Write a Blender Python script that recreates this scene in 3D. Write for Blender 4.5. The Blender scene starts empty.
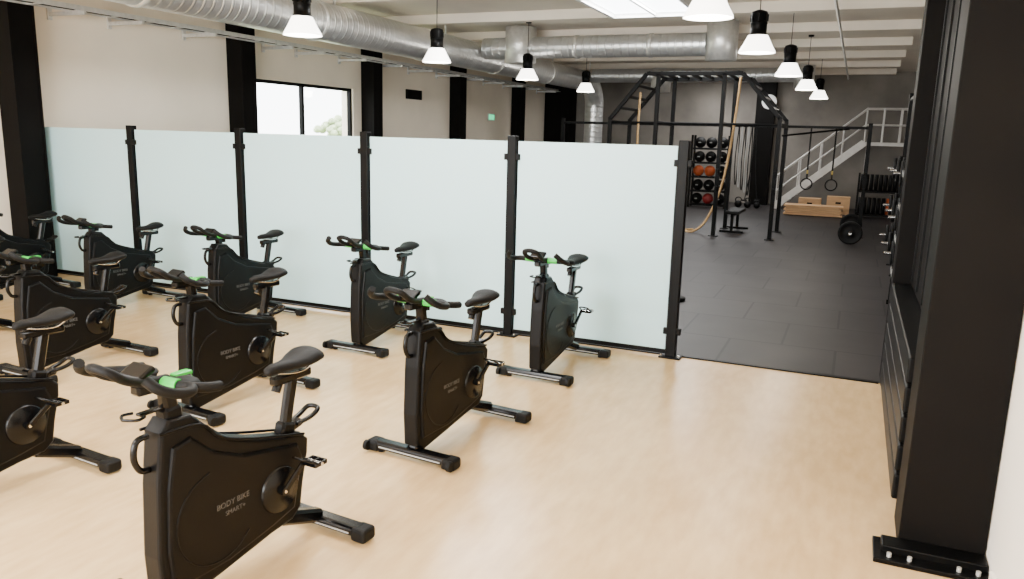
import bpy, bmesh, math, random
from mathutils import Vector, Matrix, Quaternion
random.seed(4)
C = bpy.context.scene.collection

# ---------------------------------------------------------------- materials
MATS = {}
def mat(name, col, rough=.5, metal=0., var=0., scale=6., bump=0., bscale=40., emit=None, estr=0., spec=.5, coat=0., stretch=None):
    m = bpy.data.materials.new(name); m.use_nodes = True
    nt = m.node_tree; N = nt.nodes; L = nt.links
    b = N['Principled BSDF']
    b.inputs['Base Color'].default_value = (*col, 1)
    b.inputs['Roughness'].default_value = rough
    b.inputs['Metallic'].default_value = metal
    b.inputs['Specular IOR Level'].default_value = spec
    b.inputs['Coat Weight'].default_value = coat
    tc = N.new('ShaderNodeTexCoord')
    src = tc.outputs['Object']
    if stretch:
        mp = N.new('ShaderNodeMapping'); mp.inputs['Scale'].default_value = stretch
        L.new(src, mp.inputs['Vector']); src = mp.outputs['Vector']
    n = N.new('ShaderNodeTexNoise'); n.inputs['Scale'].default_value = scale; n.inputs['Detail'].default_value = 6
    L.new(src, n.inputs['Vector'])
    r = N.new('ShaderNodeValToRGB')
    r.color_ramp.elements[0].position = .3; r.color_ramp.elements[1].position = .7
    v = max(var, .02)
    r.color_ramp.elements[0].color = (*[c*(1-v) for c in col], 1)
    r.color_ramp.elements[1].color = (*[min(1, c*(1+v)) for c in col], 1)
    L.new(n.outputs['Fac'], r.inputs['Fac']); L.new(r.outputs['Color'], b.inputs['Base Color'])
    if bump > 0:
        n2 = N.new('ShaderNodeTexNoise'); n2.inputs['Scale'].default_value = bscale; n2.inputs['Detail'].default_value = 4
        L.new(tc.outputs['Object'], n2.inputs['Vector'])
        bp = N.new('ShaderNodeBump'); bp.inputs['Strength'].default_value = bump; bp.inputs['Distance'].default_value = .01
        L.new(n2.outputs['Fac'], bp.inputs['Height']); L.new(bp.outputs['Normal'], b.inputs['Normal'])
    if emit:
        b.inputs['Emission Color'].default_value = (*emit, 1); b.inputs['Emission Strength'].default_value = estr
    MATS[name] = m
    return m

mat('wall_cream', (.90, .81, .67), .8, var=.04, scale=1.2, bump=.1)
mat('wall_white', (.90, .84, .75), .7, var=.03, scale=1.5, bump=.08)
mat('concrete_grey', (.20, .18, .158), .85, var=.32, scale=.9, bump=.3, bscale=12)
mat('ceiling_paint', (.80, .73, .63), .85, var=.05, scale=1.5, bump=.1)
mat('black_steel', (.0015, .0015, .0015), .42, var=.2, scale=8, spec=.10)
mat('black_paint', (.0025, .002, .0017), .6, var=.25, scale=3, bump=.05, spec=.08)
mat('bike_plastic', (.0018, .0018, .002), .38, var=.2, scale=12, bump=.12, bscale=350, spec=.13)
mat('bike_gloss', (.002, .002, .0022), .25, var=.1, spec=.22)
mat('rubber_black', (.003, .003, .003), .6, var=.2, bump=.2, bscale=200, spec=.17)
mat('grey_print', (.06, .06, .06), .5)
mat('green_plastic', (.015, .42, .04), .4, var=.05)
mat('steel_bright', (.6, .6, .6), .25, 1., var=.05)
mat('galvanised', (.72, .72, .70), .42, .75, var=.10, scale=14)
mat('stair_steel', (.62, .60, .57), .5, .2, var=.08)
mat('wood_box', (.60, .36, .18), .6, var=.15, scale=3, stretch=(1, 8, 8))
mat('rope', (.40, .25, .11), .9, var=.25, scale=60, bump=.5, bscale=120)
mat('orange', (.50, .09, .02), .6, var=.1)
mat('red_plastic', (.22, .015, .015), .5)
mat('lamp_shade', (.95, .93, .88), .3, emit=(1, .95, .86), estr=7)
mat('skylight_glaze', (.9, .9, .9), .4, emit=(.93, .97, 1), estr=10)
mat('white_plastic', (.85, .85, .83), .4)
mat('exit_green', (.02, .5, .2), .4, emit=(.05, .8, .35), estr=1.5)
mat('leaf', (.42, .50, .30), .8, var=.3, scale=4)
mat('grass', (.3, .34, .2), .9, var=.3)
mat('strap_yellow', (.40, .28, .06), .7)
mat('band_grey', (.30, .30, .29), .6)

m = mat('duct_metal', (.66, .67, .67), .34, .8, var=.08, scale=5)
nt = m.node_tree
w = nt.nodes.new('ShaderNodeTexWave'); w.wave_type = 'BANDS'; w.bands_direction = 'X'
w.inputs['Scale'].default_value = 2.2; w.inputs['Distortion'].default_value = 0
uv = nt.nodes.new('ShaderNodeTexCoord'); nt.links.new(uv.outputs['UV'], w.inputs['Vector'])
cr = nt.nodes.new('ShaderNodeValToRGB'); cr.color_ramp.elements[0].position = .82; cr.color_ramp.elements[1].position = .95
bp = nt.nodes.new('ShaderNodeBump'); bp.inputs['Strength'].default_value = .6; bp.inputs['Distance'].default_value = .02
nt.links.new(w.outputs['Fac'], cr.inputs['Fac']); nt.links.new(cr.outputs['Color'], bp.inputs['Height'])
nt.links.new(bp.outputs['Normal'], nt.nodes['Principled BSDF'].inputs['Normal'])

def floor_mat():
    m = bpy.data.materials.new('floor_vinyl'); m.use_nodes = True
    nt = m.node_tree; N = nt.nodes; L = nt.links; b = N['Principled BSDF']
    tc = N.new('ShaderNodeTexCoord')
    n1 = N.new('ShaderNodeTexNoise'); n1.inputs['Scale'].default_value = 1.1; n1.inputs['Detail'].default_value = 8
    mp = N.new('ShaderNodeMapping'); mp.inputs['Scale'].default_value = (3, .8, 1)
    n2 = N.new('ShaderNodeTexNoise'); n2.inputs['Scale'].default_value = 5; n2.inputs['Detail'].default_value = 8
    L.new(tc.outputs['Object'], n1.inputs['Vector']); L.new(tc.outputs['Object'], mp.inputs['Vector']); L.new(mp.outputs['Vector'], n2.inputs['Vector'])
    mx = N.new('ShaderNodeMath'); mx.operation = 'ADD'
    L.new(n1.outputs['Fac'], mx.inputs[0]); L.new(n2.outputs['Fac'], mx.inputs[1])
    hf = N.new('ShaderNodeMath'); hf.operation = 'MULTIPLY'; hf.inputs[1].default_value = .5
    L.new(mx.outputs[0], hf.inputs[0])
    r = N.new('ShaderNodeValToRGB'); r.color_ramp.elements[0].position = .38; r.color_ramp.elements[1].position = .62
    r.color_ramp.elements[0].color = (.49, .325, .150, 1); r.color_ramp.elements[1].color = (.60, .415, .210, 1)
    L.new(hf.outputs[0], r.inputs['Fac']); L.new(r.outputs['Color'], b.inputs['Base Color'])
    b.inputs['Roughness'].default_value = .27; b.inputs['Specular IOR Level'].default_value = .4
    MATS['floor_vinyl'] = m
floor_mat()
def rubber_mat():
    m = bpy.data.materials.new('floor_rubber_tile'); m.use_nodes = True
    nt = m.node_tree; N = nt.nodes; L = nt.links; b = N['Principled BSDF']
    tc = N.new('ShaderNodeTexCoord')
    br = N.new('ShaderNodeTexBrick'); br.offset = .5
    br.inputs['Scale'].default_value = 1; br.inputs['Brick Width'].default_value = 1.0; br.inputs['Row Height'].default_value = 1.0
    br.inputs['Mortar Size'].default_value = .014; br.inputs['Mortar Smooth'].default_value = .3
    br.inputs['Color1'].default_value = (.021, .0185, .0185, 1); br.inputs['Color2'].default_value = (.031, .027, .027, 1)
    br.inputs['Mortar'].default_value = (.004, .004, .004, 1)
    L.new(tc.outputs['Object'], br.inputs['Vector'])
    n = N.new('ShaderNodeTexNoise'); n.inputs['Scale'].default_value = 1.2; n.inputs['Detail'].default_value = 8
    L.new(tc.outputs['Object'], n.inputs['Vector'])
    r = N.new('ShaderNodeValToRGB'); r.color_ramp.elements[0].position = .3; r.color_ramp.elements[1].position = .7
    r.color_ramp.elements[0].color = (.65, .65, .65, 1); r.color_ramp.elements[1].color = (1.25, 1.25, 1.25, 1)
    L.new(n.outputs['Fac'], r.inputs['Fac'])
    mx = N.new('ShaderNodeMix'); mx.data_type = 'RGBA'; mx.blend_type = 'MULTIPLY'; mx.inputs['Factor'].default_value = 1
    L.new(br.outputs['Color'], mx.inputs['A']); L.new(r.outputs['Color'], mx.inputs['B'])
    L.new(mx.outputs['Result'], b.inputs['Base Color'])
    b.inputs['Roughness'].default_value = .52; b.inputs['Specular IOR Level'].default_value = .27
    MATS['floor_rubber_tile'] = m
rubber_mat()
def frost_mat():
    m = bpy.data.materials.new('frosted_glass'); m.use_nodes = True
    nt = m.node_tree; N = nt.nodes; L = nt.links
    N.remove(N['Principled BSDF']); out = N['Material Output']
    tc = N.new('ShaderNodeTexCoord'); n = N.new('ShaderNodeTexNoise'); n.inputs['Scale'].default_value = .5
    L.new(tc.outputs['Object'], n.inputs['Vector'])
    r = N.new('ShaderNodeValToRGB')
    r.color_ramp.elements[0].color = (.60, .85, .89, 1); r.color_ramp.elements[1].color = (.66, .90, .93, 1)
    L.new(n.outputs['Fac'], r.inputs['Fac'])
    d = N.new('ShaderNodeBsdfDiffuse'); t = N.new('ShaderNodeBsdfTranslucent'); g = N.new('ShaderNodeBsdfGlossy')
    L.new(r.outputs['Color'], d.inputs['Color']); L.new(r.outputs['Color'], t.inputs['Color'])
    g.inputs['Roughness'].default_value = .35
    m1 = N.new('ShaderNodeMixShader'); m1.inputs[0].default_value = .28
    L.new(d.outputs[0], m1.inputs[1]); L.new(t.outputs[0], m1.inputs[2])
    m2 = N.new('ShaderNodeMixShader'); m2.inputs[0].default_value = .05
    L.new(m1.outputs[0], m2.inputs[1]); L.new(g.outputs[0], m2.inputs[2]); L.new(m2.outputs[0], out.inputs['Surface'])
    MATS['frosted_glass'] = m
frost_mat()
def glass_mat():
    m = bpy.data.materials.new('window_glass'); m.use_nodes = True
    nt = m.node_tree; N = nt.nodes; L = nt.links
    N.remove(N['Principled BSDF']); out = N['Material Output']
    t = N.new('ShaderNodeBsdfTransparent'); g = N.new('ShaderNodeBsdfGlossy'); g.inputs['Roughness'].default_value = .02
    mx = N.new('ShaderNodeMixShader'); mx.inputs[0].default_value = .06
    L.new(t.outputs[0], mx.inputs[1]); L.new(g.outputs[0], mx.inputs[2]); L.new(mx.outputs[0], out.inputs['Surface'])
    MATS['window_glass'] = m
glass_mat()

# ---------------------------------------------------------------- mesh builder
class MB:
    def __init__(s): s.v=[]; s.f=[]; s.m=[]; s.s=[]; s.names=[]; s.uv={}
    def mi(s, n):
        if n not in s.names: s.names.append(n)
        return s.names.index(n)
    def add(s, vs, fs, m, smooth=False, uvs=None):
        o = len(s.v); s.v += [tuple(v) for v in vs]; k = s.mi(m)
        for i, f in enumerate(fs):
            if uvs: s.uv[len(s.f)] = [uvs[j] for j in f]
            s.f.append([j+o for j in f]); s.m.append(k); s.s.append(smooth)
    def addbm(s, bm, m, M=None, smooth=False):
        if M is not None: bm.transform(M)
        bm.verts.index_update()
        s.add([v.co.copy() for v in bm.verts], [[v.index for v in f.verts] for f in bm.faces], m, smooth)
        bm.free()
    def box(s, c, size, m, rot=None, bev=0., seg=2):
        bm = bmesh.new(); bmesh.ops.create_cube(bm, size=1)
        bm.transform(Matrix.Diagonal((*size, 1)))
        if bev > 0: bmesh.ops.bevel(bm, geom=bm.edges[:], offset=min(bev, min(size)*.45), segments=seg, affect='EDGES', profile=.5)
        M = Matrix.Translation(c)
        if rot is not None: M = M @ rot.to_4x4()
        s.addbm(bm, m, M)
    def bar(s, p1, p2, w, h, m, bev=.004):
        p1 = Vector(p1); p2 = Vector(p2); d = p2-p1
        z = d.normalized(); up = Vector((0, 0, 1)) if abs(z.z) < .95 else Vector((0, 1, 0))
        x = up.cross(z).normalized(); y = z.cross(x)
        R = Matrix((x, y, z)).transposed()
        s.box((p1+p2)/2, (w, h, d.length), m, R, bev, 1)
    def cyl(s, p1, p2, r, m, r2=None, n=20, cap=True):
        if r2 is None: r2 = r
        p1 = Vector(p1); p2 = Vector(p2); z = (p2-p1).normalized()
        up = Vector((0, 0, 1)) if abs(z.z) < .95 else Vector((1, 0, 0))
        x = up.cross(z).normalized(); y = z.cross(x)
        vs = []
        for p, rr in ((p1, r), (p2, r2)):
            for i in range(n):
                a = 2*math.pi*i/n; vs.append(p+x*math.cos(a)*rr+y*math.sin(a)*rr)
        s.add(vs, [[i, (i+1) % n, n+(i+1) % n, n+i] for i in range(n)], m, True)
        if cap:
            s.add(vs[:n], [list(range(n))[::-1]], m); s.add(vs[n:], [list(range(n))], m)
    def tube(s, pts, r, m, n=12, sub=6, cap=True):
        P = [Vector(p) for p in pts]
        if sub > 1 and len(P) > 2:
            Q = []
            for i in range(len(P)-1):
                p0 = P[max(i-1, 0)]; p1 = P[i]; p2 = P[i+1]; p3 = P[min(i+2, len(P)-1)]
                for k in range(sub):
                    t = k/sub
                    Q.append(.5*((2*p1)+(-p0+p2)*t+(2*p0-5*p1+4*p2-p3)*t*t+(-p0+3*p1-3*p2+p3)*t**3))
            Q.append(P[-1]); P = Q
        T = [(P[min(i+1, len(P)-1)]-P[max(i-1, 0)]).normalized() for i in range(len(P))]
        up = Vector((0, 0, 1)) if abs(T[0].z) < .9 else Vector((1, 0, 0))
        x = up.cross(T[0]).normalized(); vs = []; uvs = []; ln = 0
        for i, p in enumerate(P):
            if i:
                x = (T[i-1].rotation_difference(T[i])) @ x; ln += (P[i]-P[i-1]).length
            y = T[i].cross(x)
            for j in range(n):
                a = 2*math.pi*j/n; vs.append(p+x*math.cos(a)*r+y*math.sin(a)*r); uvs.append((ln, j/n))
        fs = [[i*n+j, i*n+(j+1) % n, (i+1)*n+(j+1) % n, (i+1)*n+j] for i in range(len(P)-1) for j in range(n)]
        s.add(vs, fs, m, True, uvs)
        if cap:
            s.add(vs[:n], [list(range(n))[::-1]], m); s.add(vs[-n:], [list(range(n))], m)
    def prism(s, poly, x0, x1, m, bev=.01, seg=2):      # polygon in (y,z) extruded over x
        bm = bmesh.new()
        a = [bm.verts.new((x0, y, z)) for y, z in poly]; b = [bm.verts.new((x1, y, z)) for y, z in poly]
        bm.faces.new(a[::-1]); bm.faces.new(b); n = len(poly)
        for i in range(n): bm.faces.new((a[i], a[(i+1) % n], b[(i+1) % n], b[i]))
        bmesh.ops.recalc_face_normals(bm, faces=bm.faces[:])
        if bev > 0:
            ed = [e for e in bm.edges if abs(e.verts[0].co.x-e.verts[1].co.x) < 1e-6]
            bmesh.ops.bevel(bm, geom=ed, offset=bev, segments=seg, affect='EDGES', profile=.5)
        s.addbm(bm, m)
    def ell(s, c, r, m, n=16):
        bm = bmesh.new(); bmesh.ops.create_uvsphere(bm, u_segments=n, v_segments=max(8, n//2), radius=1)
        s.addbm(bm, m, Matrix.Translation(c) @ Matrix.Diagonal((*r, 1)), True)
    def lathe(s, prof, c, m, n=28, axis='Z'):
        vs = []
        for r, z in prof:
            for i in range(n):
                a = 2*math.pi*i/n; p = Vector((r*math.cos(a), r*math.sin(a), z))
                if axis == 'Y': p = Vector((p.x, p.z, p.y))
                if axis == 'X': p = Vector((p.z, p.x, p.y))
                vs.append(p+Vector(c))
        s.add(vs, [[i*n+j, i*n+(j+1) % n, (i+1)*n+(j+1) % n, (i+1)*n+j] for i in range(len(prof)-1) for j in range(n)], m, True)
    def loft(s, rings, m, n=16):    # rings: (y, z, rx, rz_top, rz_bot)
        vs = []
        for y, z, rx, rt, rb in rings:
            for i in range(n):
                a = 2*math.pi*i/n; sn = math.sin(a)
                vs.append((rx*math.cos(a), y, z+(rt if sn > 0 else rb)*sn))
        fs = [[i*n+j, i*n+(j+1) % n, (i+1)*n+(j+1) % n, (i+1)*n+j] for i in range(len(rings)-1) for j in range(n)]
        fs += [list(range(n)), [len(rings)*n-1-k for k in range(n)]]
        s.add(vs, fs, m, True)
    def obj(s, name, loc=(0, 0, 0), parent=None):
        me = bpy.data.meshes.new(name); me.from_pydata(s.v, [], s.f)
        for n in s.names: me.materials.append(MATS[n])
        me.polygons.foreach_set('material_index', s.m); me.polygons.foreach_set('use_smooth', s.s)
        if s.uv:
            ul = me.uv_layers.new(name='UVMap')
            for fi, u in s.uv.items():
                p = me.polygons[fi]
                for k, li in enumerate(p.loop_indices): ul.data[li].uv = (u[k][0], u[k][1])
        bm = bmesh.new(); bm.from_mesh(me); bmesh.ops.recalc_face_normals(bm, faces=bm.faces[:]); bm.to_mesh(me); bm.free()
        me.update()
        o = bpy.data.objects.new(name, me); o.location = loc; C.objects.link(o)
        if parent: o.parent = parent
        return o

def empty(name, loc=(0, 0, 0)):
    e = bpy.data.objects.new(name, None); e.location = loc; e.empty_display_size = .2; C.objects.link(e); return e
def simple(name, boxes, m, bev=0):
    b = MB()
    for c, sz in boxes: b.box(c, sz, m, bev=bev)
    return b.obj(name)
def span(x0, x1, y0, y1, z0, z1):
    return ((x0+x1)/2, (y0+y1)/2, (z0+z1)/2), (x1-x0, y1-y0, z1-z0)

# ---------------------------------------------------------------- room shell
XL = -9.85; YB = 26.0; YF = -3.0; ZC = 4.05; XR = .77; XR2 = 1.55; YP = 7.02
simple('floor', [span(XL-.3, XR2+.3, YF-.3, YP+.06, -.2, 0)], 'floor_vinyl')
simple('floor_rubber', [span(XL-.3, XR2+.3, YP+.06, YB+.3, -.2, 0.004)], 'floor_rubber_tile')
simple('trim_1', [span(XL, .36, YP+.035, YP+.075, 0, .012)], 'black_steel')
simple('ceiling', [span(XL-.3, XR2+.3, YF-.3, YB+.3, ZC, ZC+.2)], 'ceiling_paint')
y = -1.5; k = 2
while y < YB:
    simple('trim_%d' % k, [span(XL, XR, y-.09, y+.09, ZC-.16, ZC)], 'ceiling_paint', bev=.01); y += 2.4; k += 1
WY0, WY1, WZ0, WZ1 = 10.95, 14.15, 1.25, 2.84
simple('wall_left', [span(XL-.3, XL, YF, WY0, 0, ZC), span(XL-.3, XL, WY1, YB, 0, ZC),
                     span(XL-.3, XL, WY0, WY1, 0, WZ0), span(XL-.3, XL, WY0, WY1, WZ1, ZC)], 'wall_cream')
simple('wall_right', [span(XR, XR+.15, YF, 7.5, 0, ZC), span(XR+.15, XR2, 7.35, 7.5, 0, ZC)], 'wall_white')
simple('wall_right_gym', [span(XR2, XR2+.2, 7.35, YB, 0, ZC)], 'concrete_grey')
simple('wall_back', [span(XL-.3, XR2+.3, YB, YB+.3, 0, ZC)], 'concrete_grey')
simple('wall_front', [span(XL-.3, XR+.3, YF-.3, YF, 0, .7), span(XL-.3, XR+.3, YF-.3, YF, 3.2, ZC),
                      span(XL-.3, -8.6, YF-.3, YF, .7, 3.2), span(-.4, XR+.3, YF-.3, YF, .7, 3.2)], 'wall_cream')
fw = MB()
for x in (-8.6, -6.55, -4.5, -2.45, -.4): fw.box((x, YF-.15, 1.95), (.08, .1, 2.5), 'black_steel')
for z in (.72, 3.18): fw.box((-4.5, YF-.15, z), (8.2, .1, .06), 'black_steel')
fw.obj('window_1')
w = MB()
for y in (WY0+.03, (WY0+WY1)/2, WY1-.03): w.box((XL-.08, y, (WZ0+WZ1)/2), (.08, .07, WZ1-WZ0), 'black_steel', bev=.005)
for z in (WZ0+.03, WZ1-.03): w.box((XL-.08, (WY0+WY1)/2, z), (.08, WY1-WY0, .06), 'black_steel', bev=.005)
w.box((XL-.1, (WY0+WY1)/2, (WZ0+WZ1)/2), (.01, WY1-WY0-.1, WZ1-WZ0-.1), 'window_glass')
w.obj('window_2')
simple('baseboard_left', [span(XL, XL+.02, YF, YB, 0, .1)], 'black_paint')
simple('baseboard_right', [span(XR-.015, XR, YF, 3.9, 0, .08)], 'wall_white')

for i, y in enumerate((2.9, 6.75, 10.68, 14.6, 18.6, 22.6)):
    b = MB()
    b.box((XL+.17, y-.158, ZC/2), (.32, .024, ZC), 'black_paint', bev=.003)
    b.box((XL+.17, y+.158, ZC/2), (.32, .024, ZC), 'black_paint', bev=.003)
    b.box((XL+.17, y, ZC/2), (.30, .29, ZC), 'black_paint')
    b.obj('steel_column')
simple('service_riser', [span(XL+.02, XL+.9, 25.2, 25.95, 0, ZC-.02)], 'black_paint', bev=.01)

# right side black structure
rc = MB()
rc.box((.575, 4.28, ZC/2), (.38, .36, ZC), 'black_paint', bev=.006)
rc.box((.535, 4.04, .03), (.46, .12, .06), 'black_steel', bev=.006)
rc.box((.52, 4.02, .012), (.50, .24, .024), 'black_steel', bev=.004)
for x in (.34, .43, .64, .72): rc.cyl((x, 3.94, .02), (x, 3.94, .045), .011, 'galvanised', n=8)
rc.obj('steel_column')
simple('steel_column', [span(.375, .76, 7.0, 7.34, 0, ZC)], 'black_paint', bev=.006)
dp = MB()
dp.box(*span(.50, .76, 4.48, 6.98, .9, ZC-.18), 'black_paint', bev=.01)
for k in range(5): dp.box((.495, 4.75+k*.5, 2.4), (.02, .03, 2.9), 'black_steel', bev=.003)
dp.obj('sliding_door')
sl = MB()
for k in range(5): sl.box((.55, 5.72, .16+k*.165), (.38, 2.45, .145), 'black_steel', bev=.012)
for y in (4.6, 5.7, 6.85): sl.box((.57, y, .44), (.30, .05, .86), 'black_steel', bev=.004)
sl.obj('slatted_storage_bench')

# ---------------------------------------------------------------- glass partition
gp = empty('glass_partition', (0, YP, 0))
px = [-1.40, -3.05, -4.74, -6.43, -8.12, -9.78]
pb = MB(); cl = MB()
for x in px:
    pb.box((x, 0, .995), (.09, .085, 1.97), 'black_steel', bev=.006)
    pb.box((x, 0, .008), (.20 if x > -9.7 else .12, .16, .016), 'black_steel', bev=.004)
    for i in (-.08, .08):
        if x > -9.7: pb.cyl((x+i, -.05, .01), (x+i, -.05, .035), .01, 'steel_bright', n=8)
    for z in (.25, 1.78):
        for sd in (-1, 1):
            if x > -9.7: cl.box((x+sd*.055, -.012, z), (.05, .05, .06), 'black_steel', bev=.006)
pb.obj('posts', parent=gp); cl.obj('clamps', parent=gp)
gl = MB()
for a, b in zip(px[:-1], px[1:]):
    gl.box(((a+b)/2, 0, 1.0), (abs(a-b)-.115, .012, 1.86), 'frosted_glass', bev=.002)
gl.obj('frosted_panels', parent=gp)
rl = MB()
for a, b in zip(px[:-1], px[1:]): rl.box(((a+b)/2, 0, .05), (abs(a-b)-.09, .03, .04), 'black_steel', bev=.004)
rl.obj('bottom_rails', parent=gp)

# ---------------------------------------------------------------- spin bike
RF = .93
def bike_parts():
    P = {}
    b = MB()
    body = [(-.02, .10), (-.03, .30), (-.015, .60), (.01, .82), (.05, .865), (.16, .855), (.24, .78), (.34, .695), (.50, .635), (.66, .59),
            (.77, .575), (.815, .53), (.81, .46), (.775, .32), (.755, .20), (.70, .155), (.56, .14), (.30, .095), (.05, .055)]
    b.prism(body, -.055, .055, 'bike_plastic', bev=.018, seg=3)
    cover = [(.02, .14), (.005, .32), (.02, .58), (.05, .75), (.14, .77), (.25, .67), (.40, .60), (.73, .535), (.76, .46), (.725, .33), (.70, .22), (.56, .185), (.30, .14)]
    b.prism(cover, -.070, .070, 'bike_plastic', bev=.014, seg=2)
    for sd in (-1, 1):
        b.lathe([(.0, .0), (.105, .0), (.11, -.006*1), (.115, -.02)] if sd < 0 else [(.0, .02), (.105, .02), (.11, .014), (.115, 0)], (sd*.077 if sd < 0 else .064, .60, .355), 'bike_gloss', axis='X')
        pts = [(sd*.070, .25+.21*math.cos(math.radians(a)), .38+.21*math.sin(math.radians(a))) for a in range(100, 321, 20)]
        b.tube(pts, .004, 'bike_plastic', n=6, sub=2)
        b.tube([(sd*.056, .0, .82), (sd*.060, .19, .805), (sd*.062, .29, .715), (sd*.060, .48, .645), (sd*.056, .78, .565)], .007, 'bike_plastic', n=6, sub=4)
    b.tube([(0, -.01, .81), (0, -.06, .80), (0, -.075, .735), (0, -.05, .68), (0, -.01, .67)], .013, 'bike_gloss', n=8)
    P['frame'] = b
    b = MB()    # stabilisers
    for y in (0, RF):
        b.box((0, y, .05), (.58, .085, .055), 'bike_gloss', bev=.02, seg=3)
        for sd in (-1, 1):
            b.box((sd*.285, y, .042), (.09, .10, .07), 'rubber_black', bev=.018, seg=3)
            b.cyl((sd*.24, y, .0), (sd*.24, y, .03), .022, 'rubber_black', n=12)
        b.box((0, y-.044, .045), (.46, .004, .008), 'band_grey')
    for sd in (-1, 1): b.cyl((sd*.30, -.055, .045), (sd*.325, -.055, .045), .032, 'rubber_black', n=16)
    b.bar((0, .66, .165), (0, RF, .065), .07, .07, 'bike_gloss', .015)
    b.bar((0, .10, .10), (0, 0, .06), .07, .06, 'bike_gloss', .015)
    P['stabilisers'] = b
    b = MB()    # crank and pedals
    cy, cz = .60, .355
    b.cyl((-.11, cy, cz), (.11, cy, cz), .022, 'bike_gloss', n=16); b.cyl((-.112, cy, cz), (.112, cy, cz), .010, 'steel_bright', n=12)
    for sd, dy, dz in ((1, .13, .11), (-1, -.13, -.11)):
        b.bar((sd*.105, cy, cz), (sd*.112, cy+dy, cz+dz), .018, .032, 'bike_gloss', .006)
        c = Vector((sd*.165, cy+dy, cz+dz))
        b.cyl((sd*.105, c.y, c.z), (sd*.215, c.y, c.z), .009, 'steel_bright', n=10)
        b.box(c+Vector((0, .035, 0)), (.09, .012, .022), 'bike_gloss', bev=.004); b.box(c-Vector((0, .035, 0)), (.09, .012, .022), 'bike_gloss', bev=.004)
        for q in (-.042, 0, .042): b.box(c+Vector((q, 0, 0)), (.01, .075, .02), 'bike_gloss', bev=.003)
        b.tube([(c.x-.04, c.y-.03, c.z+.01), (c.x-.035, c.y-.10, c.z+.05), (c.x+.035, c.y-.10, c.z+.05), (c.x+.04, c.y-.03, c.z+.01)], .006, 'bike_gloss', n=6)
    P['crank'] = b
    b = MB()    # saddle with post
    b.bar((0, .70, .50), (0, .785, .865), .045, .06, 'bike_gloss', .012)
    b.bar((0, .712, .555), (0, .738, .655), .065, .085, 'bike_plastic', .012)
    b.bar((0, .66, .868), (0, .90, .868), .05, .045, 'bike_gloss', .01)
    b.tube([(.02, .79, .63), (.035, .87, .645), (.03, .925, .67), (-.03, .925, .67), (-.035, .87, .645), (-.02, .79, .63)], .012, 'bike_gloss', n=8)
    b.bar((0, .74, .61), (0, .83, .63), .045, .04, 'bike_gloss', .008)
    b.cyl((0, .70, .855), (0, .68, .815), .022, 'bike_gloss', n=12)
    for sd in (-1, 1): b.tube([(sd*.015, .69, .905), (sd*.025, .77, .89), (sd*.03, .85, .89), (sd*.04, .90, .925)], .006, 'steel_bright', n=6)
    b.loft([(.625, .922, .012, .01, .012), (.635, .926, .024, .018, .022), (.67, .93, .031, .024, .028), (.73, .93, .041, .024, .028),
            (.78, .932, .06, .026, .032), (.83, .938, .086, .032, .036), (.875, .947, .095, .038, .04), (.915, .95, .09, .034, .034), (.94, .948, .062, .02, .02), (.947, .947, .03, .008, .008)], 'rubber_black')
    P['saddle'] = b
    b = MB()    # handlebar
    b.bar((0, .10, .80), (0, .075, .995), .052, .065, 'bike_gloss', .012)
    b.bar((0, .09, .83), (0, .085, .90), .07, .085, 'bike_plastic', .012)
    b.bar((0, .19, .99), (0, -.06, 1.0), .055, .045, 'bike_gloss', .01)
    for sd in (-1, 1):
        b.tube([(0, .02, 1.02), (sd*.10, .03, 1.02), (sd*.19, .045, 1.02), (sd*.235, .005, 1.022), (sd*.24, -.06, 1.035), (sd*.225, -.12, 1.065), (sd*.19, -.145, 1.10)], .0205, 'rubber_black', n=10)
        b.tube([(sd*.19, .045, 1.02), (sd*.225, .10, 1.012), (sd*.23, .15, 1.005)], .0205, 'rubber_black', n=10)
        b.tube([(sd*.035, .06, 1.025), (sd*.05, -.05, 1.04), (sd*.06, -.13, 1.07), (sd*.055, -.185, 1.11), (sd*.02, -.205, 1.125), (0, -.207, 1.127)], .018, 'rubber_black', n=10)
        b.ell((sd*.12, .075, 1.022), (.065, .05, .02), 'rubber_black')
        b.cyl((sd*.06, .028, 1.022), (sd*.135, .035, 1.022), .024, 'green_plastic', n=12)
    b.box((0, .155, 1.014), (.042, .08, .018), 'green_plastic', bev=.006)
    b.cyl((0, .17, .985), (0, .195, .985), .020, 'green_plastic', n=14)
    b.box((0, -.04, 1.07), (.12, .08, .026), 'bike_gloss', Matrix.Rotation(math.radians(28), 3, 'X'), bev=.008)
    b.cyl((0, .14, .99), (0, .14, .945), .02, 'bike_gloss', n=12)
    for sd in (-1, 1): b.tube([(sd*.035, -.045, .90), (sd*.045, -.085, .90), (0, -.115, .90)], .006, 'bike_gloss', n=6)
    b.bar((0, .09, .90), (0, -.05, .90), .03, .012, 'bike_gloss', .003)
    P['handlebar'] = b
    return P
bp_parts = bike_parts()
def text_mesh(s, size):
    cu = bpy.data.curves.new('print', 'FONT'); cu.body = s; cu.size = size; cu.extrude = .0008; cu.align_x = 'CENTER'
    o = bpy.data.objects.new('print', cu); C.objects.link(o)
    dg = bpy.context.evaluated_depsgraph_get(); me = bpy.data.meshes.new_from_object(o.evaluated_get(dg))
    bpy.data.objects.remove(o); me.materials.clear(); me.materials.append(MATS['grey_print']); return me
tm1 = text_mesh('BODY BIKE', .036); tm2 = text_mesh('SMART+', .030)
meshes = {}
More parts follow.
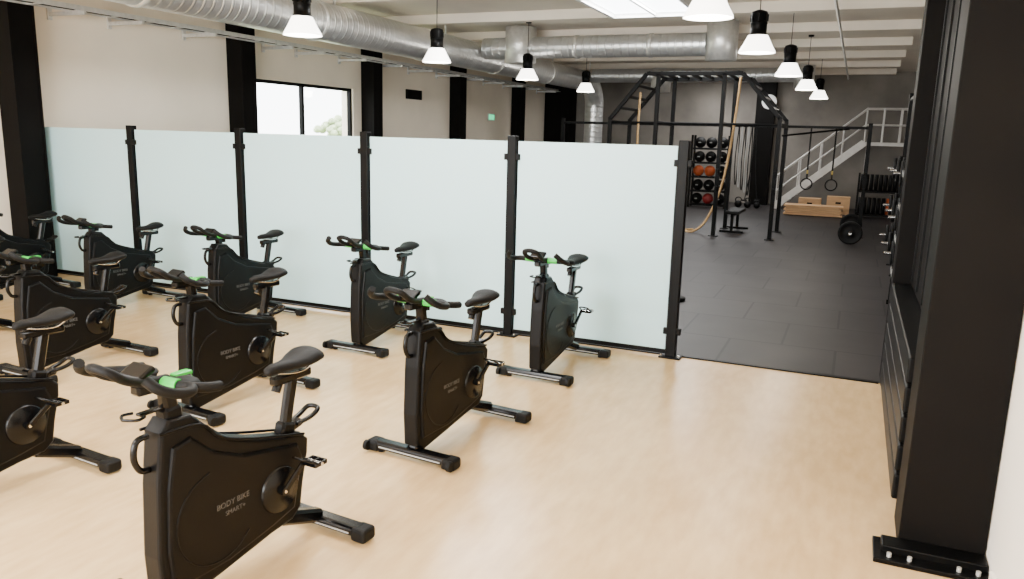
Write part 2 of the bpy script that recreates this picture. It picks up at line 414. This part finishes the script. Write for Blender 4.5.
# x, y, handlebar height offset, saddle height offset
positions = [(-2.42, 2.08, 0.005, -.02), (-2.34, 3.94, -.02, -.05), (-2.26, 5.78, -.02, -.04), (-4.18, 2.09, -.02, -.03), (-4.10, 3.86, -.05, -.045), (-4.01, 5.76, -.045, -.06),
             (-5.84, 3.90, -.06, -.075), (-5.70, 5.76, -.075, -.06), (-7.42, 3.90, -.05, -.05), (-7.39, 5.72, -.08, -.09), (-9.0, 5.60, -.05, -.05), (-5.85, 2.05, 0, 0)]
for k, (x, y, hz, sz) in enumerate(positions):
    e = empty('spin_bike', (x, y, 0)); e.rotation_euler = (0, 0, math.radians(random.uniform(-2, 2)-4))
    for n, b in bp_parts.items():
        if n not in meshes:
            o = b.obj(n, parent=e); meshes[n] = o.data
        else:
            o = bpy.data.objects.new(n, meshes[n]); C.objects.link(o); o.parent = e
        if n == 'handlebar': o.location = (0, random.uniform(-.01, .03), hz)
        if n == 'saddle': o.location = (0, random.uniform(-.02, .01), sz)
    for tm, zz, yy in ((tm1, .40, .33), (tm2, .36, .34)):
        o = bpy.data.objects.new('printed_label', tm); C.objects.link(o); o.parent = e
        o.matrix_local = Matrix(((0, 0, 1, .0708), (1, 0, 0, yy), (0, 1, 0, zz), (0, 0, 0, 1)))

# ---------------------------------------------------------------- pendant lamps
lb = MB(); H0 = ZC-3.0
lb.lathe([(0, .48), (.03, .48), (.085, .46), (.092, .44), (.092, .34), (.097, .335), (.097, .325), (.092, .32), (.092, .22), (.11, .205), (.112, .19)], (0, 0, 0), 'black_steel')
for a in range(8):
    t = a*math.pi/4; lb.box((.097*math.cos(t), .097*math.sin(t), .39), (.012, .012, .08), 'black_steel', Matrix.Rotation(t, 3, 'Z'))
lb.lathe([(.112, .195), (.13, .16), (.165, .09), (.205, .02), (.21, .0), (.203, .0), (.16, .085), (.125, .155), (.0, .17)], (0, 0, 0), 'lamp_shade', n=36)
lb.tube([(0, 0, .48), (0, 0, H0)], .006, 'black_steel', n=6, sub=1)
lb.lathe([(0, H0-.04), (.05, H0-.035), (.055, H0)], (0, 0, 0), 'black_steel')
lampmesh = None
for (x, y) in [(-5.72, 7.28), (-5.80, 10.45), (-5.83, 14.0), (-5.97, 17.9), (-1.27, 6.98), (-1.2, 9.85), (-1.12, 13.4), (-1.06, 17.0), (-.98, 20.5), (-5.7, 3.7), (-1.3, 3.7)]:
    if lampmesh is None: o = lb.obj('pendant_lamp', (x, y, 3.0)); lampmesh = o.data
    else: o = bpy.data.objects.new('pendant_lamp', lampmesh); o.location = (x, y, 3.0); C.objects.link(o)
    l = bpy.data.lights.new('lamp_bulb', 'POINT'); l.energy = 32; l.color = (1, .93, .82); l.shadow_soft_size = .12
    lo = bpy.data.objects.new('lamp_bulb', l); lo.location = (0, 0, -.06); lo.parent = o; C.objects.link(lo)

# ---------------------------------------------------------------- ducts
d = MB()
d.tube([(-7.2, -2.5, 3.5), (-7.2, 21.3, 3.5)], .27, 'duct_metal', n=28, sub=1)
d.tube([(-7.2, 21.3, 3.5), (-7.2, 22.0, 3.42), (-7.2, 22.4, 3.05), (-7.2, 22.45, 2.4), (-7.2, 22.45, .3)], .27, 'duct_metal', n=28)
for y in range(0, 22, 3):
    d.lathe([(.27, -.04), (.285, -.03), (.285, .03), (.27, .04)], (-7.2, y+.4, 3.5), 'galvanised', axis='Y')
    d.box((-7.2, y+.9 if abs((y+.9+1.5) % 2.4) > .2 else y+1.3, 3.91), (.03, .03, .27), 'galvanised')
d.obj('spiral_duct')
d = MB()
d.tube([(-8.15, -2.5, 3.68), (-8.15, 24.5, 3.68)], .17, 'duct_metal', n=22, sub=1)
for y in range(0, 24, 3): d.lathe([(.17, -.04), (.182, -.03), (.182, .03), (.17, .04)], (-8.15, y+1.2, 3.68), 'galvanised', axis='Y')
d.obj('spiral_duct')
d = MB()
d.tube([(-6.9, 14.4, 3.62), (-2.6, 14.4, 3.62)], .2, 'duct_metal', n=24, sub=1)
d.lathe([(0, -.36), (.27, -.36), (.27, .30), (0, .30)], (-2.35, 14.4, 3.70), 'galvanised')
d.lathe([(0, -.36), (.3, -.36), (.3, .30), (0, .30)], (-6.15, 14.4, 3.70), 'galvanised')
for x in (-5, -3.6): d.lathe([(.2, -.04), (.215, -.03), (.215, .03), (.2, .04)], (x, 14.4, 3.62), 'galvanised', axis='X')
d.obj('branch_duct')
d = MB()
d.tube([(-6.9, 21.3, 3.62), (-1.6, 21.3, 3.62)], .18, 'duct_metal', n=24, sub=1)
d.lathe([(0, -.36), (.26, -.36), (.26, .25), (0, .25)], (-5.0, 21.3, 3.55), 'galvanised')
d.lathe([(0, -.30), (.24, -.30), (.24, .25), (0, .25)], (-1.4, 21.3, 3.6), 'galvanised')
d.obj('branch_duct')

t = MB()
for x in (XL+.40, XL+.66): t.box((x, 11, 3.42), (.012, 27.5, .06), 'galvanised')
for i in range(50): t.box((XL+.53, -2+i*.55, 3.40), (.26, .03, .012), 'galvanised')
cols = (2.9, 6.75, 10.68, 14.6, 18.6, 22.6)
for i in range(20):
    y = -1.2+i*1.35
    if min(abs(y-c) for c in cols) < .3: y += .45
    t.box((XL+.345, y, 3.37), (.67, .045, .05), 'galvanised', bev=.004); t.box((XL+.02, y, 3.42), (.03, .06, .24), 'galvanised')
t.tube([(XL+.5, -2.5, 3.43), (XL+.5, 24.8, 3.43)], .03, 'black_steel', n=8, sub=1)
t.obj('cable_tray')
t = MB(); t.tube([(-8.7, -2.5, 3.82), (-8.7, 25, 3.82)], .035, 'galvanised', n=10, sub=1); t.obj('service_pipe')
t = MB(); t.tube([(-.45, 7.8, 3.78), (-.45, 25, 3.78)], .022, 'galvanised', n=10, sub=1); t.obj('service_pipe')
v = MB()
v.box((XL+.025, 16.6, 2.85), (.04, .7, .22), 'black_steel', bev=.004)
for k in range(5): v.box((XL+.05, 16.6, 2.77+k*.04), (.01, .62, .012), 'black_paint')
v.obj('wall_vent')
v = MB(); v.box((XL+.05, 20.9, 2.45), (.03, .42, .2), 'white_plastic', bev=.004); v.box((XL+.068, 20.9, 2.45), (.006, .36, .14), 'exit_green'); v.obj('exit_sign')

# ---------------------------------------------------------------- skylights, some added out of view as fill
def skylight_or_fill(x, y, wx, wy, power):
    e = empty('skylight_or_fill', (x, y, ZC-.17))
    b = MB()
    for sd in (-1, 1):
        b.box((sd*(wx/2+.03), 0, .06), (.06, wy+.12, .2), 'white_plastic'); b.box((0, sd*(wy/2+.03), .06), (wx, .06, .2), 'white_plastic')
    b.box((0, 0, .0), (.04, wy, .05), 'white_plastic')
    b.obj('curb', parent=e)
    g = MB(); g.box((0, 0, .03), (wx, wy, .01), 'skylight_glaze'); g.obj('glazing', parent=e)
    l = bpy.data.lights.new('daylight_or_fill', 'AREA'); l.shape = 'RECTANGLE'; l.size = wx*.95; l.size_y = wy*.95; l.energy = power; l.color = (1, .985, .96)
    lo = bpy.data.objects.new('daylight_or_fill', l); lo.parent = e; lo.location = (0, 0, .01); C.objects.link(lo)
skylight_or_fill(-3.1, 11.7, 1.3, 1.7, 170)
skylight_or_fill(-3.6, 23.7, 1.5, 1.6, 150)
skylight_or_fill(-3.3, 16.5, 1.3, 1.7, 130)
skylight_or_fill(-3.3, 4.5, 1.3, 1.7, 205)  # out of view, added as fill light over the bikes
skylight_or_fill(-3.3, -.3, 1.5, 1.5, 200)  # unseen, added to brighten the studio from above
skylight_or_fill(-6.2, -.3, 1.2, 1.5, 220)  # another unseen one, added for studio fill
skylight_or_fill(-4.4, 9.3, 1.2, 1.7, 190)  # added above the frame to brighten the left wall
l = bpy.data.lights.new('window_daylight', 'AREA'); l.shape = 'RECTANGLE'; l.size = 8; l.size_y = 2.4; l.energy = 980; l.color = (1, .985, .96)
lo = bpy.data.objects.new('window_daylight', l); lo.location = (-4.5, YF-.35, 1.95); lo.rotation_euler = (math.radians(90), 0, 0); C.objects.link(lo)
l = bpy.data.lights.new('window_daylight', 'AREA'); l.shape = 'RECTANGLE'; l.size = 1.5; l.size_y = 3.1; l.energy = 250; l.color = (.95, .98, 1)
lo = bpy.data.objects.new('window_daylight', l); lo.location = (XL-.6, 12.55, 3.75); lo.rotation_euler = (0, math.radians(-55), 0); C.objects.link(lo)

# ---------------------------------------------------------------- functional rig
K = 'black_steel'; r = MB()
Y0, Y1 = 16.6, 18.2; B = .08
for y in (Y0, Y1):
    for x, z in ((-4.95, 2.4), (-3.95, 3.3), (-2.6, 3.3), (-1.47, 2.45)):
        r.box((x, y, z/2), (B, B, z), K, bev=.004); r.box((x, y, .01), (.18, .18, .02), K)
    r.bar((-4.95, y, 2.37), (-4.2, y, 3.3), B, B, K); r.bar((-4.2, y, 3.3), (-2.25, y, 3.3), B, B, K); r.bar((-2.25, y, 3.3), (-1.47, y, 2.42), B, B, K)
    r.cyl((-4.95, y, 2.3), (-1.47, y, 2.3), .025, K, n=10)
for i in range(8):
    x = -4.15+i*.26; r.cyl((x, Y0, 3.32), (x, Y1, 3.32), .032, K, n=10)
for i in range(1, 4):
    f = i/4; r.cyl((-4.95+.75*f, Y0, 2.37+.93*f), (-4.95+.75*f, Y1, 2.37+.93*f), .032, K, n=10)
    r.cyl((-2.25+.78*f, Y0, 3.3-.88*f), (-2.25+.78*f, Y1, 3.3-.88*f), .032, K, n=10)
for x in (-4.95, -3.95, -2.6, -1.47): r.bar((x, Y0, 2.3), (x, Y1, 2.3), B, B, K)
r.bar((-6.6, Y1, 2.3), (.2, Y1, 2.3), .055, .055, K)
r.cyl((-1.47, Y0+.8, 2.1), (-.2, Y1, 2.28), .02, K, n=10)
for x in (-6.6, .2):
    r.box((x, Y1, 1.2), (B, B, 2.4), K, bev=.004); r.box((x, Y1, .01), (.18, .18, .02), K)
for x in (-4.95, -2.6, -1.47, .2):
    for z in (1.0, 1.35): r.box((x, Y0-.06 if x < 0 else Y1-.06, z), (.06, .07, .09), K, bev=.008)
rig = r.obj('pull_up_rig')
def rpar(o): o.parent = rig
rp = MB(); rp.tube([(-2.38, 17.3, 3.28), (-2.42, 17.3, 2.6), (-2.50, 17.3, 1.7), (-2.62, 17.2, .9), (-2.85, 17.0, .25), (-3.1, 16.9, .03), (-3.3, 17.1, .03), (-3.15, 17.3, .035)], .026, 'rope', n=8); rpar(rp.obj('climbing_rope'))
rp = MB(); rp.tube([(-4.45, 17.1, 2.95), (-4.46, 17.1, 2.2), (-4.45, 17.1, 1.2), (-4.5, 17.1, .3)], .026, 'rope', n=8); rpar(rp.obj('climbing_rope'))
for x in (-.95, -.45):
    g = MB(); g.box((x, Y1, 1.75), (.035, .006, 1.1), 'rubber_black'); g.box((x, Y1-.006, 1.35), (.036, .006, .08), 'strap_yellow')
    g.lathe([(.115+.014*math.cos(a*math.pi/5), .014*math.sin(a*math.pi/5)) for a in range(11)], (x, Y1, 1.09), 'rubber_black', axis='Y'); rpar(g.obj('gymnastic_ring'))
g = MB()
for sd in (-1, 1):
    g.tube([(-1.9, Y0, 2.3), (-1.9+sd*.05, Y0, 1.4), (-1.9+sd*.12, Y0, .8)], .010, 'rubber_black', n=6); g.cyl((-1.9+sd*.12-.05, Y0, .78), (-1.9+sd*.12+.05, Y0, .78), .018, 'rubber_black', n=10)
rpar(g.obj('suspension_trainer'))
g = MB()
for q in range(5):
    x = -2.45+q*.07; g.tube([(x, Y1-.05, 2.28), (x-.03, Y1-.06, 1.6), (x-.01, Y1-.06, 1.1-.05*q), (x+.02, Y1-.05, 1.05-.05*q), (x+.03, Y1-.04, 1.6), (x+.01, Y1-.04, 2.28)], .012, 'band_grey' if q % 2 else 'rubber_black', n=6)
rpar(g.obj('resistance_bands'))
g = MB()    # flat bench
g.box((-2.35, 17.9, .44), (.30, 1.1, .07), 'rubber_black', bev=.02)
g.bar((-2.35, 17.4, .38), (-2.35, 18.4, .38), .06, .05, K)
for y in (17.45, 18.35): g.bar((-2.35, y, .38), (-2.35, y, .03), .06, .06, K); g.box((-2.35, y, .025), (.5, .07, .05), K, bev=.01)
g.obj('flat_bench')
g = MB()    # barbell
yb = 16.9; xb = .03
g.cyl((xb, yb-.15, .225), (xb, yb+2.05, .225), .014, 'steel_bright', n=12)
for y in (yb, yb+1.85):
    g.cyl((xb, y-.16, .225), (xb, y+.16, .225), .025, 'steel_bright', n=16)
    g.lathe([(.03, -.035), (.07, -.035), (.08, -.025), (.17, -.025), (.18, -.04), (.225, -.04), (.229, -.03), (.229, .03), (.225, .04), (.18, .04), (.17, .025), (.03, .03)], (xb, y, .229), 'rubber_black', axis='Y', n=36)
g.obj('barbell')

# ball rack
g = MB(); X0, X1, YY = -4.45, -3.40, 23.6
for x in (X0, X1):
    for y in (YY-.22, YY+.22): g.box((x, y, 1.05), (.06, .05, 2.1), K)
zs = [.08, .48, .89, 1.30, 1.71]
for z in zs:
    for y in (YY-.17, YY+.17): g.bar((X0, y, z), (X1, y, z), .03, .05, K)
rk = g.obj('medicine_ball_rack')
g = MB()
for k, z in enumerate(zs):
    for i in range(3):
        mm = 'rubber_black'
        if k == 2 and i < 2: mm = 'orange'
        if k == 0 and i == 1: mm = 'red_plastic'
        g.ell((X0+.20+i*.325, YY, z+.18), (.162, .162, .162), mm)
        if mm == 'rubber_black': g.box((X0+.20+i*.325, YY-.16, z+.18), (.07, .008, .03), 'band_grey')
g.obj('medicine_balls', parent=rk)
# kettlebell row beside the ball rack
g = MB()
for i in range(3):
    x = -3.12+i*.27; y = 24.2; q = .11-.006*i
    g.ell((x, y, q*.95+.005), (q, q, q*.95), 'rubber_black')
    g.tube([(x-q*.6, y, q*1.5), (x-q*.75, y, q*2.3), (x-q*.35, y, q*2.75), (x+q*.35, y, q*2.75), (x+q*.75, y, q*2.3), (x+q*.6, y, q*1.5)], .016, 'rubber_black', n=8)
g.obj('kettlebells')

# staircase with landing
s = MB(); YS = 25.0; xa, xb2, zt = -2.15, .15, 2.0; n = 11
for y in (YS-.42, YS+.42):
    s.bar((xa, y, .05), (xb2, y, zt), .03, .2, 'stair_steel', .004)
    for off in (.95, .5): s.tube([(xa+.05, y, off+.05), (xb2, y, zt+off), (1.45, y, zt+off)], .022, 'stair_steel', n=8, sub=1)
    for i in range(5):
        f = i/4; s.cyl((xa+.05+(xb2-xa-.05)*f, y, .02+zt*f), (xa+.05+(xb2-xa-.05)*f, y, .97+zt*f), .02, 'stair_steel', n=8)
    for x in (.6, 1.05, 1.45): s.cyl((x, y, zt), (x, y, zt+.95), .02, 'stair_steel', n=8)
for i in range(n):
    f = (i+.5)/n; s.box((xa+(xb2-xa)*f, YS, zt*f), (.26, .8, .03), 'stair_steel', bev=.004)
s.box((.83, YS, zt-.03), (1.35, .9, .1), 'stair_steel', bev=.005)
for x in (.25, 1.4):
    for y in (YS-.38, YS+.38): s.box((x, y, zt/2), (.07, .07, zt), 'stair_steel')
s.obj('metal_staircase')

g = MB()
for k in range(5): g.box((-.95, 22.9, .05+k*.055), (1.5-.1*(k % 2), .6, .045), 'wood_box', bev=.004)
g.obj('plank_stack')
for x, h in ((-1.1, .42), (-.35, .5)):
    g = MB(); g.box((x, 23.9, h/2), (.6, .35, h), 'wood_box', bev=.006); g.box((x, 23.72, h*.65), (.14, .01, .05), 'rubber_black', bev=.004); g.obj('plyo_box')
PLP = [(.03, -.035), (.08, -.035), (.17, -.028), (.18, -.045), (.225, -.045), (.225, .045), (.18, .045), (.17, .03), (.03, .035)]
g = MB()
for zb in (.1, .72):
    for y in (23.0, 23.5): g.bar((.12, y, zb), (1.35, y, zb), .05, .05, K)
    for i in range(10):
        g.lathe(PLP, (.20+i*.115, 23.25, zb+.23), 'rubber_black' if i != 6 or zb > .5 else 'orange', axis='X', n=28)
for x in (.12, 1.35):
    for y in (23.0, 23.5): g.box((x, y, .6), (.05, .05, 1.2), K)
    g.bar((x, 23.0, .1), (x, 23.5, .1), .05, .05, K)
g.obj('bumper_plate_rack')
simple('steel_column', [span(-3.0, -2.45, 25.6, 25.98, 0, ZC)], 'black_paint', bev=.01)
g = MB(); g.lathe([(0, -.03), (.2, -.03), (.22, -.02), (.22, .0), (0, .0)], (-2.62, 25.59, 3.15), 'white_plastic', axis='Y', n=32)
g.bar((-2.62, 25.555, 3.15), (-2.62, 25.555, 3.28), .012, .004, K, .001); g.bar((-2.62, 25.555, 3.15), (-2.54, 25.555, 3.12), .014, .004, K, .001); g.obj('wall_clock')

# ---- dumbbell rack and wall rack along the right gym wall
g = MB()
for y in (8.0, 9.4, 10.8):
    g.box((.57, y, .9), (.06, .07, 1.8), K, bev=.004); g.box((.80, y, .03), (.55, .07, .06), K, bev=.004)
    g.bar((.57, y, 1.75), (1.05, y, 1.75), .05, .05, K); g.box((1.05, y, .9), (.06, .07, 1.8), K, bev=.004)
for z in (.35, .75, 1.15, 1.55):
    for x in (.63, .85): g.bar((x, 7.95, z), (x, 10.85, z), .05, .03, K)
rk = g.obj('dumbbell_rack')
g = MB()
for z in (.35, .75, 1.15, 1.55):
    for i in range(11):
        y = 8.15+i*.25
        rr = .085-.01*z
        g.cyl((.60, y, z+.03+rr), (.88, y, z+.03+rr), .016, 'steel_bright', n=10)
        for x in (.53, .81): g.cyl((x, y, z+.03+rr), (x+.12, y, z+.03+rr), rr, 'rubber_black', n=6); g.cyl((x-.004, y, z+.03+rr), (x, y, z+.03+rr), rr*.6, 'band_grey', n=12)
g.obj('dumbbells', parent=rk)
g = MB()
for y in (12.0, 13.2, 14.4):
    g.box((.72, y, 1.4), (B, B, 2.8), K, bev=.004); g.bar((.72, y, 2.75), (1.5, y, 2.75), B, B, K); g.box((.72, y, .01), (.18, .18, .02), K)
    for z in (.5, 1.0, 1.6): g.cyl((.72, y, z), (.48, y, z), .024, 'steel_bright', n=12)
g.bar((.72, 12, 2.7), (.72, 14.4, 2.7), .05, .05, K)
for y in (12.0, 13.2, 14.4):
    for z in (.5, 1.0, 1.6):
        for q in range(2):
            g.lathe([(.03, -.02), (.08, -.02), (.17-.03*q, -.015), (.2-.03*q, -.022), (.2-.03*q, .022), (.03, .02)], (.66-.07*q, y, z), 'rubber_black', axis='X', n=28)
            g.lathe([(.03, 0), (.06, 0)], (.635-.07*q, y, z), 'steel_bright', axis='X')
g.obj('wall_mounted_squat_rack')
g = MB(); g.lathe([(0, 0), (.11, 0), (.12, .01), (.12, .035), (.11, .045), (.03, .045), (0, .04)], (-1.9, 9.6, .006), 'rubber_black'); g.obj('weight_plate')

# ---------------------------------------------------------------- outside
simple('ground_outside', [span(-60, XL-.3, -20, 70, -.4, -.2)], 'grass')
for k in range(2):
    g = MB(); x = -37-k; y = 51+k*3.6; h = 1.5+random.random()*.4
    g.cyl((x, y, -.2), (x, y, h), .14, 'wood_box', .08, n=10)
    for j in range(70):
        a = random.random()*6.28; q = random.random(); g.ell((x+math.cos(a)*1.6*q, y+math.sin(a)*1.9*q, h+random.uniform(-.7, 1.0)*(1.1-q)), (.3, .3, .24), 'leaf', n=8)
    g.obj('tree')

W = bpy.data.worlds.new('sky'); bpy.context.scene.world = W; W.use_nodes = True
bg = W.node_tree.nodes['Background']; bg.inputs['Color'].default_value = (.95, .98, 1, 1); bg.inputs['Strength'].default_value = 11

# ---------------------------------------------------------------- camera
yaw, p, ro = math.radians(23.3), math.radians(11.3), .026
fwd = Vector((-math.sin(yaw)*math.cos(p), math.cos(yaw)*math.cos(p), -math.sin(p)))
r0 = Vector((math.cos(yaw), math.sin(yaw), 0)); u0 = r0.cross(fwd)
rt = r0*math.cos(ro)+u0*math.sin(ro); up = u0*math.cos(ro)-r0*math.sin(ro)
M = Matrix((rt, up, -fwd)).transposed().to_4x4(); M.translation = (0, 0, 2.0)
cam = bpy.data.cameras.new('camera'); cam.sensor_width = 36; cam.lens = 27.42; cam.clip_start = .05
co = bpy.data.objects.new('camera', cam); co.matrix_world = M; C.objects.link(co)
bpy.context.scene.camera = co
